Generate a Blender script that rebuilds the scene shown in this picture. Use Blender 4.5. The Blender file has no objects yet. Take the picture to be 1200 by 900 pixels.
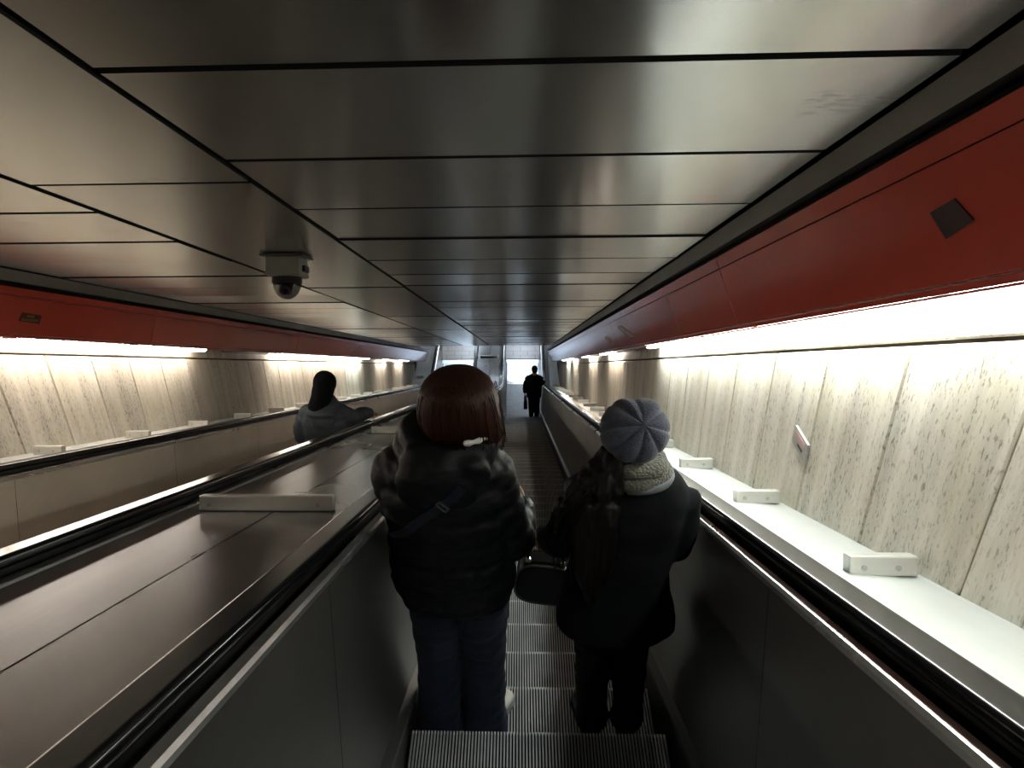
import bpy, bmesh, math, random
from mathutils import Vector, Matrix, noise
random.seed(7)
S = bpy.context.scene
COL = S.collection
R = math.radians

# ------------------------------------------------------------------ slope frame
CI, SI = math.cos(R(30)), math.sin(R(30))
ZE = 13.747                      # height of the eye above the lower landing
STEP_W = -1.44                   # step nosing plane
BEND, KB = 25.0, 0.268
DIR_I = Vector((0, CI, -SI)); DIR_H = Vector((0, 1, 0))

def I(d, v, w):
    """d metres down the slope, v across to the right, w square to the slope"""
    return Vector((v, CI*d + SI*w, ZE - SI*d + CI*w))

def pt(d, v, w, rad=0.9):
    """same, but the slope eases into the level at the lower landing"""
    db = BEND - KB*(w - STEP_W)
    s = d - db
    B = I(db, v, w)
    if s <= -rad: return I(d, v, w)
    if s >= rad: return B + DIR_H*s
    t = (s + rad)/(2*rad)
    return (B - DIR_I*rad)*(1-t)**2 + B*2*t*(1-t) + (B + DIR_H*rad)*t*t

# ------------------------------------------------------------------ mesh builder
class MB:
    def __init__(self): self.v = []; self.f = []; self.m = []
    def vert(self, p): self.v.append(tuple(p)); return len(self.v)-1
    def face(self, ids, m=0): self.f.append(tuple(ids)); self.m.append(m)
    def quad(self, a, b, c, d, m=0):
        self.face([self.vert(p) for p in (a, b, c, d)], m)
    def hexa(self, c8, m=0):
        b = [self.vert(p) for p in c8]
        for q in ((3,2,1,0),(4,5,6,7),(0,1,5,4),(1,2,6,5),(2,3,7,6),(3,0,4,7)):
            self.face([b[i] for i in q], m)
    def box(self, x0, x1, y0, y1, z0, z1, m=0, fn=None):
        c = [(x0,y0,z0),(x1,y0,z0),(x1,y1,z0),(x0,y1,z0),(x0,y0,z1),(x1,y0,z1),(x1,y1,z1),(x0,y1,z1)]
        if fn: c = [fn(*p) for p in c]
        self.hexa(c, m)
    def sbox(self, d0, d1, v0, v1, w0, w1, m=0):
        self.box(d0, d1, v0, v1, w0, w1, m, pt)
    def loft(self, rings, m=0, closed=True, cap=True):
        n = len(rings[0]); ids = [[self.vert(p) for p in r] for r in rings]
        for a, b in zip(ids, ids[1:]):
            for i in range(n if closed else n-1):
                j = (i+1) % n
                self.face((a[i], a[j], b[j], b[i]), m)
        if cap and closed:
            self.face(ids[0][::-1], m); self.face(ids[-1], m)
    def sweep(self, prof, ds, m=0, closed=False, cap=False):
        self.loft([[pt(d, v, w) for v, w in prof] for d in ds], m, closed, cap)
    def limb(self, pts, m=0, n=12, squash=1.0, up=Vector((0,0,1)), round_ends=True):
        """pts: [(pos, radius)]; a tube that tapers through them"""
        P = [Vector(p) for p, r in pts]; Rr = [r for p, r in pts]
        rings = []
        for i, p in enumerate(P):
            t = (P[min(i+1, len(P)-1)] - P[max(i-1, 0)]).normalized()
            u = up if abs(t.dot(up)) < 0.9 else Vector((0, 1, 0))
            a = t.cross(u).normalized(); b = a.cross(t).normalized()
            def ring(c, r): return [c + a*math.cos(2*math.pi*k/n)*r + b*math.sin(2*math.pi*k/n)*r*squash for k in range(n)]
            if i == 0 and round_ends:
                for q in (80, 50, 25): rings.append(ring(p - t*Rr[0]*math.sin(R(q))*.9, Rr[0]*math.cos(R(q))))
            rings.append(ring(p, Rr[i]))
            if i == len(P)-1 and round_ends:
                for q in (25, 50, 80): rings.append(ring(p + t*Rr[i]*math.sin(R(q))*.9, Rr[i]*math.cos(R(q))))
        self.loft(rings, m)
    def ell(self, c, r, m=0, n=16, rot=None, k=8):
        c = Vector(c); rings = []
        for j in range(k+1):
            th = math.pi*(j+.02)/(k+.04)
            ring = []
            for i in range(n):
                ph = 2*math.pi*i/n
                p = Vector((r[0]*math.sin(th)*math.cos(ph), r[1]*math.sin(th)*math.sin(ph), -r[2]*math.cos(th)))
                if rot: p = rot @ p
                ring.append(c + p)
            rings.append(ring)
        self.loft(rings, m)
    def cyl(self, a, b, r, m=0, n=16, r2=None):
        a = Vector(a); b = Vector(b); t = (b-a).normalized()
        u = Vector((0,0,1)) if abs(t.z) < .9 else Vector((1,0,0))
        x = t.cross(u).normalized(); y = t.cross(x)
        r2 = r if r2 is None else r2
        self.loft([[c + x*math.cos(2*math.pi*k/n)*q + y*math.sin(2*math.pi*k/n)*q for k in range(n)] for c, q in ((a, r), (b, r2))], m)
    def mesh(self, name):
        me = bpy.data.meshes.new(name)
        me.from_pydata(self.v, [], self.f)
        me.polygons.foreach_set('material_index', self.m)
        me.update()
        return me
    def build(self, name, mats, parent=None, smooth=False, fix=True, bevel=0):
        me = self.mesh(name)
        if fix or bevel:
            bm = bmesh.new(); bm.from_mesh(me)
            if bevel:
                bmesh.ops.bevel(bm, geom=list(bm.edges), offset=bevel, segments=2, profile=.6, affect='EDGES', clamp_overlap=True)
            bmesh.ops.recalc_face_normals(bm, faces=bm.faces); bm.to_mesh(me); bm.free()
        return link(name, me, mats, parent, smooth)

def link(name, me, mats, parent=None, smooth=False):
    if not isinstance(mats, (list, tuple)): mats = [mats]
    if not me.materials:
        for m in mats: me.materials.append(m)
    if smooth: me.polygons.foreach_set('use_smooth', [True]*len(me.polygons))
    o = bpy.data.objects.new(name, me); COL.objects.link(o)
    if parent: o.parent = parent
    return o

def tag(o, label=None, cat=None, group=None, kind=None):
    if label: o['label'] = label
    if cat: o['category'] = cat
    if group: o['group'] = group
    if kind: o['kind'] = kind
    return o

def empty(name, loc=(0,0,0), rot=None):
    o = bpy.data.objects.new(name, None); COL.objects.link(o)
    o.location = loc; o.empty_display_size = .1
    if rot is not None: o.rotation_euler = rot
    return o

def copy_tree(o, parent=None):
    c = o.copy(); COL.objects.link(c)
    if parent: c.parent = parent
    for ch in list(o.children): copy_tree(ch, c)
    return c

# ------------------------------------------------------------------ materials
def mat(name, col, rough=.5, metal=0.0, **kw):
    m = bpy.data.materials.new(name); m.use_nodes = True
    nt = m.node_tree; b = nt.nodes['Principled BSDF']
    b.inputs['Base Color'].default_value = (*col, 1)
    b.inputs['Roughness'].default_value = rough
    b.inputs['Metallic'].default_value = metal
    for k, v in kw.items():
        b.inputs[k.replace('_', ' ')].default_value = v
    return m

def N(nt, typ, **kw):
    n = nt.nodes.new(typ)
    for k, v in kw.items(): setattr(n, k, v)
    return n

def coords(nt, scale, rot=(0,0,0), out='Object'):
    tc = N(nt, 'ShaderNodeTexCoord'); mp = N(nt, 'ShaderNodeMapping')
    mp.inputs['Scale'].default_value = scale; mp.inputs['Rotation'].default_value = rot
    nt.links.new(tc.outputs[out], mp.inputs['Vector'])
    return mp.outputs['Vector']

def noise_tex(nt, vec, scale=1, detail=4, rough=.55):
    n = N(nt, 'ShaderNodeTexNoise'); n.inputs['Scale'].default_value = scale
    n.inputs['Detail'].default_value = detail; n.inputs['Roughness'].default_value = rough
    nt.links.new(vec, n.inputs['Vector']); return n.outputs['Fac']

def ramp(nt, fac, stops):
    r = N(nt, 'ShaderNodeValToRGB'); e = r.color_ramp.elements
    while len(e) < len(stops): e.new(.5)
    for q, (p, c) in zip(e, stops):
        q.position = p; q.color = (*c, 1) if len(c) == 3 else c
    nt.links.new(fac, r.inputs['Fac']); return r.outputs['Color']

def maprange(nt, fac, a, b, c, d):
    n = N(nt, 'ShaderNodeMapRange')
    for k, v in zip(('From Min','From Max','To Min','To Max'), (a, b, c, d)): n.inputs[k].default_value = v
    nt.links.new(fac, n.inputs['Value']); return n.outputs['Result']

def mixc(nt, fac, a, b, mode='MIX'):
    n = N(nt, 'ShaderNodeMix', data_type='RGBA', blend_type=mode)
    for sock, val in ((n.inputs[0], fac), (n.inputs[6], a), (n.inputs[7], b)):
        if hasattr(val, 'is_output'): nt.links.new(val, sock)
        elif isinstance(val, tuple): sock.default_value = (*val, 1) if len(val) == 3 else val
        else: sock.default_value = val
    return n.outputs[2]

def bump(nt, b, h, strength=.3, dist=.01):
    n = N(nt, 'ShaderNodeBump'); n.inputs['Strength'].default_value = strength; n.inputs['Distance'].default_value = dist
    nt.links.new(h, n.inputs['Height']); nt.links.new(n.outputs['Normal'], b.inputs['Normal'])

def brushed(name, col, rough, metal=1.0, tangent=(1,0,0), aniso=.6, dirt=.25, var=.08, streak=(2, 60, 60), rot=(0,0,0), blot=.02, scuff=False):
    """brushed metal with grain, smears and uneven shine"""
    m = mat(name, col, rough, metal); nt = m.node_tree; b = nt.nodes['Principled BSDF']
    b.inputs['Anisotropic'].default_value = aniso
    t = N(nt, 'ShaderNodeCombineXYZ')
    for i in range(3): t.inputs[i].default_value = tangent[i]
    nt.links.new(t.outputs[0], b.inputs['Tangent'])
    gr = noise_tex(nt, coords(nt, streak, rot), 1, 5)
    bl = noise_tex(nt, coords(nt, (1.3, 1.3, 1.3)), 1, 3, .5)
    base = mixc(nt, maprange(nt, bl, .3, .75, 0, 1), tuple(c*(1-dirt) for c in col), tuple(min(1, c*(1+dirt*.4)) for c in col))
    base = mixc(nt, maprange(nt, gr, .3, .7, 0, var*2), base, tuple(c*.6 for c in col))
    if scuff:
        a1 = noise_tex(nt, coords(nt, (2.3, 2.3, 2.3)), 1, 2); a2 = noise_tex(nt, coords(nt, (22, 60, 60)), 1, 4, .7)
        mu = N(nt, 'ShaderNodeMath', operation='MULTIPLY')
        nt.links.new(maprange(nt, a1, .66, .70, 0, 1), mu.inputs[0]); nt.links.new(maprange(nt, a2, .50, .60, 0, .35), mu.inputs[1])
        base = mixc(nt, mu.outputs[0], base, (.06,.06,.055))
    nt.links.new(base, b.inputs['Base Color'])
    isl = N(nt, 'ShaderNodeNewGeometry')
    add = N(nt, 'ShaderNodeMath', operation='ADD')
    nt.links.new(maprange(nt, bl, .3, .7, rough-blot, rough+blot), add.inputs[0])
    nt.links.new(maprange(nt, isl.outputs['Random Per Island'], 0, 1, -.04, .05), add.inputs[1])
    nt.links.new(add.outputs[0], b.inputs['Roughness'])
    bump(nt, b, gr, .03, .001)
    return m

M = {}
M['ceiling'] = brushed('brushed_ceiling_metal', (.72,.71,.68), .22, .88, tangent=(0,CI,-SI), aniso=.7, dirt=.06, var=.03, blot=.008, scuff=True)
M['strip'] = brushed('dull_grey_metal', (.34,.34,.325), .5, .8)
M['black_gap'] = mat('black_gap', (.006,.006,.006), .8)
M['deck'] = brushed('worn_deck_metal', (.29,.29,.29), .27, .97, blot=.014, tangent=(0,CI,-SI), aniso=.3, dirt=.35, var=.22, streak=(16, .7, .7), rot=(R(30),0,0))
M['ledge'] = brushed('pale_ledge_metal', (.60,.61,.59), .45, .55, tangent=(0,CI,-SI), aniso=.2, dirt=.12, var=.05, streak=(40,1.2,1.2), rot=(R(30),0,0))
M['panel'] = brushed('balustrade_steel', (.36,.35,.325), .38, .95, tangent=(0,CI,-SI), aniso=.2, dirt=.15, var=.06, streak=(2,2,40), rot=(R(30),0,0))
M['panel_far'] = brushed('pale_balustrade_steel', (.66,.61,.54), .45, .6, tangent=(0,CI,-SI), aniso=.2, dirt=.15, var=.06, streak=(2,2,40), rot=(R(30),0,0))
M['trim'] = brushed('polished_trim', (.80,.79,.76), .27, .9, tangent=(0,CI,-SI), dirt=.1)
M['moulding'] = brushed('moulding_steel', (.30,.295,.28), .35, .9, tangent=(0,CI,-SI), dirt=.1)
M['skirt'] = brushed('skirt_steel', (.16,.155,.145), .35, dirt=.3)
M['block'] = brushed('stop_block_steel', (.66,.645,.60), .38, .75, dirt=.2)
M['screw'] = mat('screw_metal', (.45,.44,.42), .35, 1)
M['rubber'] = mat('handrail_rubber', (.006,.006,.007), .17)
M['rubber'].node_tree.nodes['Principled BSDF'].inputs['Specular IOR Level'].default_value = .5
M['white_paint'] = mat('cove_white', (.78,.76,.72), .6)
M['grey_plastic'] = mat('camera_housing', (.33,.33,.29), .45)
M['dark_plastic'] = mat('camera_body', (.02,.02,.02), .35)
M['smoked'] = mat('smoked_dome', (.035,.03,.035), .06, 0, Alpha=.62)
M['lens_ring'] = mat('lens_ring', (.34,.22,.36), .3)
M['lens'] = mat('lens_glass', (.005,.005,.008), .05)

def red_paint():
    m = mat('red_enamel', (.44,.026,.014), .22); nt = m.node_tree; b = nt.nodes['Principled BSDF']
    n = noise_tex(nt, coords(nt, (2,2,2)), 1, 5)
    nt.links.new(mixc(nt, maprange(nt, n, .35, .7, 0, 1), (.52,.075,.038), (.48,.066,.034)), b.inputs['Base Color'])
    b.inputs['Roughness'].default_value = .25; b.inputs['Coat Weight'].default_value = .35; b.inputs['Coat Roughness'].default_value = .12
    return m
M['red'] = red_paint()

def travertine(name, tint):
    m = mat(name, tint, .55); nt = m.node_tree; b = nt.nodes['Principled BSDF']
    g = N(nt, 'ShaderNodeNewGeometry'); isl = g.outputs['Random Per Island']
    tc = N(nt, 'ShaderNodeTexCoord'); off = N(nt, 'ShaderNodeCombineXYZ')
    nt.links.new(maprange(nt, isl, 0, 1, 0, 40), off.inputs[2]); nt.links.new(maprange(nt, isl, 0, 1, 0, 17), off.inputs[1])
    add = N(nt, 'ShaderNodeVectorMath', operation='ADD')
    nt.links.new(tc.outputs['Object'], add.inputs[0]); nt.links.new(off.outputs[0], add.inputs[1])
    def mp(scale):
        q = N(nt, 'ShaderNodeMapping'); q.inputs['Scale'].default_value = scale
        nt.links.new(add.outputs[0], q.inputs['Vector']); return q.outputs['Vector']
    band = noise_tex(nt, mp((1, 7, .45)), 1, 6, .62)
    fine = noise_tex(nt, mp((1, 48, 8)), 1, 7, .75)
    pits = noise_tex(nt, mp((1, 80, 30)), 1, 4, .7)
    blot = noise_tex(nt, mp((1, 3.2, 2.6)), 1, 4)
    c = ramp(nt, band, [(.28, tuple(x*.66 for x in tint)), (.44, tuple(x*.86 for x in tint)), (.56, tint), (.75, tuple(min(1, x*1.10) for x in tint))])
    c = mixc(nt, maprange(nt, fine, .5, .75, 0, .5), c, tuple(x*q for x, q in zip(tint, (.62,.57,.48))))
    patch = N(nt, 'ShaderNodeMath', operation='MULTIPLY')
    nt.links.new(maprange(nt, pits, .545, .62, 0, 1), patch.inputs[0]); nt.links.new(maprange(nt, band, .40, .62, .85, .05), patch.inputs[1])
    c = mixc(nt, patch.outputs[0], c, tuple(x*q for x, q in zip(tint, (.24,.215,.175))))
    c = mixc(nt, maprange(nt, blot, .45, .75, 0, .6), c, tuple(x*q for x, q in zip(tint, (.74,.71,.58))))
    c = mixc(nt, maprange(nt, isl, 0, 1, 0, .22), c, tuple(x*.6 for x in tint))
    nt.links.new(c, b.inputs['Base Color'])
    bump(nt, b, fine, .25, .004)
    return m
M['stone'] = travertine('travertine_slabs', (.66,.615,.535))
M['joint'] = mat('dark_stone_joint', (.10,.085,.065), .9)

def step_metal():
    m = mat('step_aluminium', (.6,.6,.6), .4, .45); nt = m.node_tree; b = nt.nodes['Principled BSDF']
    n = noise_tex(nt, coords(nt, (7,7,7)), 1, 5)
    nt.links.new(mixc(nt, maprange(nt, n, .35, .7, 0, 1), (.80,.81,.80), (.60,.61,.61)), b.inputs['Base Color'])
    return m
M['step'] = step_metal()
M['nosing'] = mat('step_nosing_highlight', (.92,.92,.90), .3, .3)  # bright highlight along each step's front edge, put into the colour
M['groove'] = mat('step_groove', (.012,.012,.012), .8)

def tiles():
    m = mat('landing_tiles', (.55,.50,.45), .3); nt = m.node_tree; b = nt.nodes['Principled BSDF']
    br = N(nt, 'ShaderNodeTexBrick'); nt.links.new(coords(nt, (1,1,1)), br.inputs['Vector'])
    br.inputs['Color1'].default_value = (.62,.55,.50,1); br.inputs['Color2'].default_value = (.56,.51,.46,1)
    br.inputs['Mortar'].default_value = (.30,.27,.25,1); br.inputs['Scale'].default_value = 1
    br.inputs['Mortar Size'].default_value = .008; br.inputs['Brick Width'].default_value = .5; br.inputs['Row Height'].default_value = .3
    nt.links.new(br.outputs['Color'], b.inputs['Base Color'])
    return m
M['tiles'] = tiles()
M['plate'] = brushed('landing_plate_steel', (.55,.58,.62), .32, .85, dirt=.15)
M['hall'] = mat('hall_plaster', (.60,.58,.56), .7)

def glow(name, col, s):
    m = bpy.data.materials.new(name); m.use_nodes = True; nt = m.node_tree
    b = nt.nodes['Principled BSDF']; b.inputs['Base Color'].default_value = (.8,.8,.8,1)
    b.inputs['Emission Color'].default_value = (*col, 1); b.inputs['Emission Strength'].default_value = s
    return m
M['lit_cool'] = glow('cool_tube_glow', (.92,1.0,.98), 15)
M['lit_warm'] = glow('warm_tube_glow', (1.0,.92,.83), 11)
M['lit_hall'] = glow('hall_lamp_glow', (.72,.85,1.0), 14)
M['unlit'] = mat('unlit_diffuser', (.30,.31,.30), .3)

def fabric(name, col, rough=.8, scale=220, strength=.15, var=.3, sheen=.1):
    m = mat(name, col, rough); nt = m.node_tree; b = nt.nodes['Principled BSDF']
    b.inputs['Sheen Weight'].default_value = sheen
    b.inputs['Specular IOR Level'].default_value = .3
    n = noise_tex(nt, coords(nt, (1,1,1)), scale, 3)
    l = noise_tex(nt, coords(nt, (1,1,1)), 9, 4)
    c = mixc(nt, maprange(nt, l, .3, .7, 0, 1), tuple(x*(1-var) for x in col), tuple(min(1, x*(1+var)) for x in col))
    nt.links.new(c, b.inputs['Base Color']); bump(nt, b, n, strength, .002)
    return m
def nylon(name, col, rough=.42):
    m = mat(name, col, rough); nt = m.node_tree; b = nt.nodes['Principled BSDF']; b.inputs['Specular IOR Level'].default_value = .32
    l = noise_tex(nt, coords(nt, (1,1,3)), 14, 5, .6)
    bump(nt, b, l, .35, .012)
    return m
M['skin'] = mat('skin', (.50,.29,.21), .5, 0, Subsurface_Weight=.08)
M['eye'] = mat('eye_white', (.75,.73,.70), .2); M['iris'] = mat('dark_iris', (.03,.02,.015), .15)
M['lips'] = mat('lips', (.36,.13,.11), .45)
M['black_nylon'] = nylon('black_quilted_nylon', (.0055,.0068,.0072), .48)
M['grey_nylon'] = nylon('slate_quilted_nylon', (.085,.10,.112), .5)
M['jeans'] = fabric('dark_blue_denim', (.015,.025,.052), .85, 500)
M['black_wool'] = fabric('black_wool', (.003,.0038,.0042), .9, 300, sheen=.01)
M['black_cloth'] = fabric('black_cloth', (.005,.005,.006), .9, 300, sheen=.02)
M['dark_cloth'] = fabric('charcoal_cloth', (.012,.012,.014), .85, 300)
M['white_leather'] = mat('white_leather', (.62,.60,.55), .45); M['grey_mesh'] = fabric('grey_mesh', (.16,.17,.18), .7)
M['black_leather'] = mat('black_leather', (.014,.013,.013), .38)
M['navy_strap'] = fabric('navy_webbing', (.010,.014,.030), .7, 500)
M['piping'] = mat('pale_piping', (.20,.19,.17), .45)
M['sole'] = mat('rubber_sole', (.30,.29,.27), .7); M['dark_sole'] = mat('dark_rubber_sole', (.02,.02,.02), .7)
M['shirt'] = mat('white_collar_cloth', (.62,.60,.57), .8)

def hair_mat(name, c1, c2, rough=.34):
    m = mat(name, c1, rough); nt = m.node_tree; b = nt.nodes['Principled BSDF']
    n = noise_tex(nt, coords(nt, (110,110,3)), 1, 4)
    nt.links.new(mixc(nt, maprange(nt, n, .35, .65, 0, 1), c1, c2), b.inputs['Base Color'])
    b.inputs['Specular IOR Level'].default_value = .3
    bump(nt, b, n, .5, .004)
    return m
M['hair_red'] = hair_mat('dyed_red_brown_hair', (.014,.0045,.003), (.062,.015,.005), .5)
M['hair_dark'] = hair_mat('dark_brown_hair', (.004,.003,.0025), (.010,.007,.005), .5)
M['hair_black'] = hair_mat('black_hair', (.004,.004,.004), (.010,.009,.009), .5)

def knit(name, col, scale, strength):
    m = mat(name, col, .9); nt = m.node_tree; b = nt.nodes['Principled BSDF']; b.inputs['Sheen Weight'].default_value = .25
    vr = N(nt, 'ShaderNodeTexVoronoi'); vr.inputs['Scale'].default_value = scale
    nt.links.new(coords(nt, (1,1,1.5)), vr.inputs['Vector'])
    c = mixc(nt, maprange(nt, vr.outputs['Distance'], .1, .7, 0, 1), tuple(min(1,x*1.15) for x in col), tuple(x*.62 for x in col))
    nt.links.new(c, b.inputs['Base Color'])
    inv = maprange(nt, vr.outputs['Distance'], 0, .8, 1, 0)
    bump(nt, b, inv, strength, .01); return m
M['hat'] = knit('slate_blue_wool', (.085,.092,.125), 170, .25)
M['scarf'] = knit('olive_grey_knit', (.15,.145,.115), 95, .5)

# ------------------------------------------------------------------ the setting
ORD = 'first second third fourth fifth sixth seventh eighth ninth tenth eleventh twelfth thirteenth fourteenth fifteenth sixteenth seventeenth eighteenth nineteenth twentieth'.split()
W_C = .55                                    # ceiling
CR, CL1, CL2, CL = .792, -.79, -1.478, -2.79 # its seams across
D0 = -3.6; D_CEIL = 21.4
def ceiling():
    mb = MB()
    def slab(d0, d1, v0, v1):
        g = .010; b = .003; q0, q1, q2, q3 = [random.uniform(-.0035, .0035) for _ in range(4)]
        a = [I(d, v, W_C+q) for d, v, q in ((d0+g+b, v0+g+b, q0), (d0+g+b, v1-g-b, q0+q2*.3), (d1-g-b, v1-g-b, q1+q2*.3), (d1-g-b, v0+g+b, q1))]
        c = [I(d, v, W_C+.006) for d, v in ((d0+g, v0+g), (d0+g, v1-g), (d1-g, v1-g), (d1-g, v0+g))]
        e = [I(d, v, W_C+.03) for d, v in ((d0+g, v0+g), (d0+g, v1-g), (d1-g, v1-g), (d1-g, v0+g))]
        ids = [[mb.vert(p) for p in q] for q in (a, c, e)]
        mb.face(ids[0], 0)
        for x, y in zip(ids, ids[1:]):
            for i in range(4):
                j = (i+1) % 4; mb.face((x[j], x[i], y[i], y[j]), 1)
    k = -7
    while 1.5+.68*k < D_CEIL-.1:
        a = 1.5+.68*k; b = min(a+.68, D_CEIL)
        slab(a, b, CL1, CR); slab(a, b, CL, CL2); k += 1
    k = -2
    while 2.44+3.24*k < D_CEIL:
        a = 2.44+3.24*k; slab(a, min(a+3.24, D_CEIL), CL2, CL1); k += 1
    mb.box(D0, D_CEIL, -3.4, 1.3, W_C+.032, W_C+.09, 1, I)
    # level ceiling of the hall at the foot
    z0 = I(D_CEIL, 0, W_C).z; y0 = I(D_CEIL, 0, W_C).y
    mb.box(-5, 4, y0, 36, z0, z0+.1, 2)
    tag(mb.build('ceiling', [M['ceiling'], M['black_gap'], M['hall']], fix=False), 'sloping ceiling of brushed metal panels with dark seams', kind='structure')
ceiling()

def wall(side, v, out, base, spacing, phase, joint_w, name, label):
    mb = MB(); T = .577; th = .03*out; g = .006
    def slab(da, db_, w0, w1):
        def q(d, w, dv): return I(d - (w-base)*T, v+dv, w)
        b = .006
        f = [q(da+g+b, w0+g+b, 0), q(db_-g-b, w0+g+b, 0), q(db_-g-b, w1-g-b, 0), q(da+g+b, w1-g-b, 0)]
        r = [q(da+g, w0+g, th*.25), q(db_-g, w0+g, th*.25), q(db_-g, w1-g, th*.25), q(da+g, w1-g, th*.25)]
        e = [q(da+g, w0+g, th), q(db_-g, w0+g, th), q(db_-g, w1-g, th), q(da+g, w1-g, th)]
        ids = [[mb.vert(p) for p in x] for x in (f, r, e)]
        mb.face(ids[0], 0)
        for x, y in zip(ids, ids[1:]):
            for i in range(4):
                j = (i+1) % 4; mb.face((x[i], x[j], y[j], y[i]), 0)
    k = math.floor((D0-phase)/spacing)
    while phase+spacing*k < 25.2:
        a = phase+spacing*k
        slab(a, a+spacing, base-.03, joint_w); k += 1
    k = math.floor((D0-phase)/(spacing*3))
    while phase+spacing*3*k < 25.2:
        a = phase+spacing*3*k - .21
        slab(a, a+spacing*3, joint_w, .42); k += 1
    va, vb = sorted((v+th, v+th*3))
    mb.box(D0-1, 26, va, vb, base-.3, .6, 1, I)
    xa, xb = sorted((v+.10*out, v+.22*out))
    mb.box(xa, xb, 18.5, 36, 0, 3.6, 2)
    o = mb.build(name, [M['stone'], M['joint'], M['hall']])
    tag(o, label, kind='structure')
VR, VL = 1.15, -3.25
BR, BL = -.61, -.56
wall('right', VR, 1, -.60, .643, 2.867, .0625, 'wall_right', 'right tunnel wall of streaked travertine slabs')
wall('left', VL, -1, -.555, .60, 5.89, .096, 'wall_left', 'left tunnel wall of streaked travertine slabs')

# lower hall
mb = MB(); mb.box(-4.9, 3.9, 24.35, 36, -.12, 0); tag(mb.build('floor', M['tiles']), 'beige tiled floor of the lower landing', kind='structure')
mb = MB(); mb.box(-5, 4, 36, 36.15, -.1, 3.7); tag(mb.build('wall_back', M['hall']), 'plain end wall of the lower hall', kind='structure')
mb = MB(); mb.box(-3.6, 1.6, -3.9, -3.8, ZE-1.5, ZE+3.5); tag(mb.build('wall_front', M['joint']), 'dark upper end of the tunnel', kind='structure')

DS = [D0, 10, 20, 22.5, 23.5, 24, 24.3, 24.6, 24.9, 25.2, 25.6, 26, 27.6]
# grey drop strips beside the ceiling, then the red fascias
def fascia(n, v1, v2, w1, w2, vc, out, joint, seg, label):
    """red panels from (v1,w1) at the top to the lip (v2,w2)"""
    mb = MB(); E = 25.4
    st = [D0, E]
    sv = lambda t: (v1+(v2-v1)*t, w1+(w2-w1)*t)
    # drop strip (grey), shadow gap, cove lid and the return behind the lip
    mb.loft([[I(d, v, w) for v, w in ((vc, W_C-.004), (vc+.012*out, w1+.028))] for d in st], 1, False)
    mb.loft([[I(d, v, w) for v, w in ((vc+.012*out, w1+.028), (vc+.06*out, w1+.03), (vc+.06*out, w1-.01), (v1+.035*out, w1-.012))] for d in st], 2, False)
    wallv = VR if out > 0 else VL
    mb.loft([[I(d, v, w) for v, w in ((v1+.035*out, w1-.014), (wallv, w1-.03))] for d in st], 3, False)
    mb.loft([[I(d, v, w) for v, w in ((v1+.035*out, w1-.02), (v2+.02*out, w2+.01))] for d in st], 3, False)
    o = tag(mb.build('trim_%d' % n, [M['red'], M['strip'], M['black_gap'], M['white_paint']], fix=False), label, kind='structure')
    k = math.floor((D0-joint)/seg)
    while joint+seg*k < E:
        a = max(D0, joint+seg*k)+.003; b = min(E, joint+seg*(k+1))-.003; k += 1
        if b-a < .1: continue
        p = MB(); sk = .12
        def band(t0, t1, dep=.02):
            f0 = sv(t0); f1 = sv(t1)
            c = []
            for dv in (0, dep*out):
                for d, f in ((a, f0), (b, f0), (b, f1), (a, f1)):
                    c.append(I(d+(w1-f[1])*sk/.3, f[0]+dv, f[1]+(.004 if dv else 0)))
            p.hexa(c)
        band(0, .15); band(.158, .93); band(.945, 1.0)
        e0 = sv(1.0)
        p.hexa([I(d+sk, v, w) for w in (e0[1]-.006, e0[1]) for d, v in ((a, e0[0]), (b, e0[0]), (b, e0[0]+.045*out), (a, e0[0]+.045*out))])
        p.build('red_panel', M['red'], o, bevel=.002)
    return o
fascia(1, .82, .95, .455, .158, .797, 1, 3.53, 4.3, 'red enamelled fascia along the right wall')
fascia(2, -2.815, -2.92, .455, .179, -2.792, -1, 6.32, 4.2, 'red enamelled fascia along the left wall')

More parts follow.
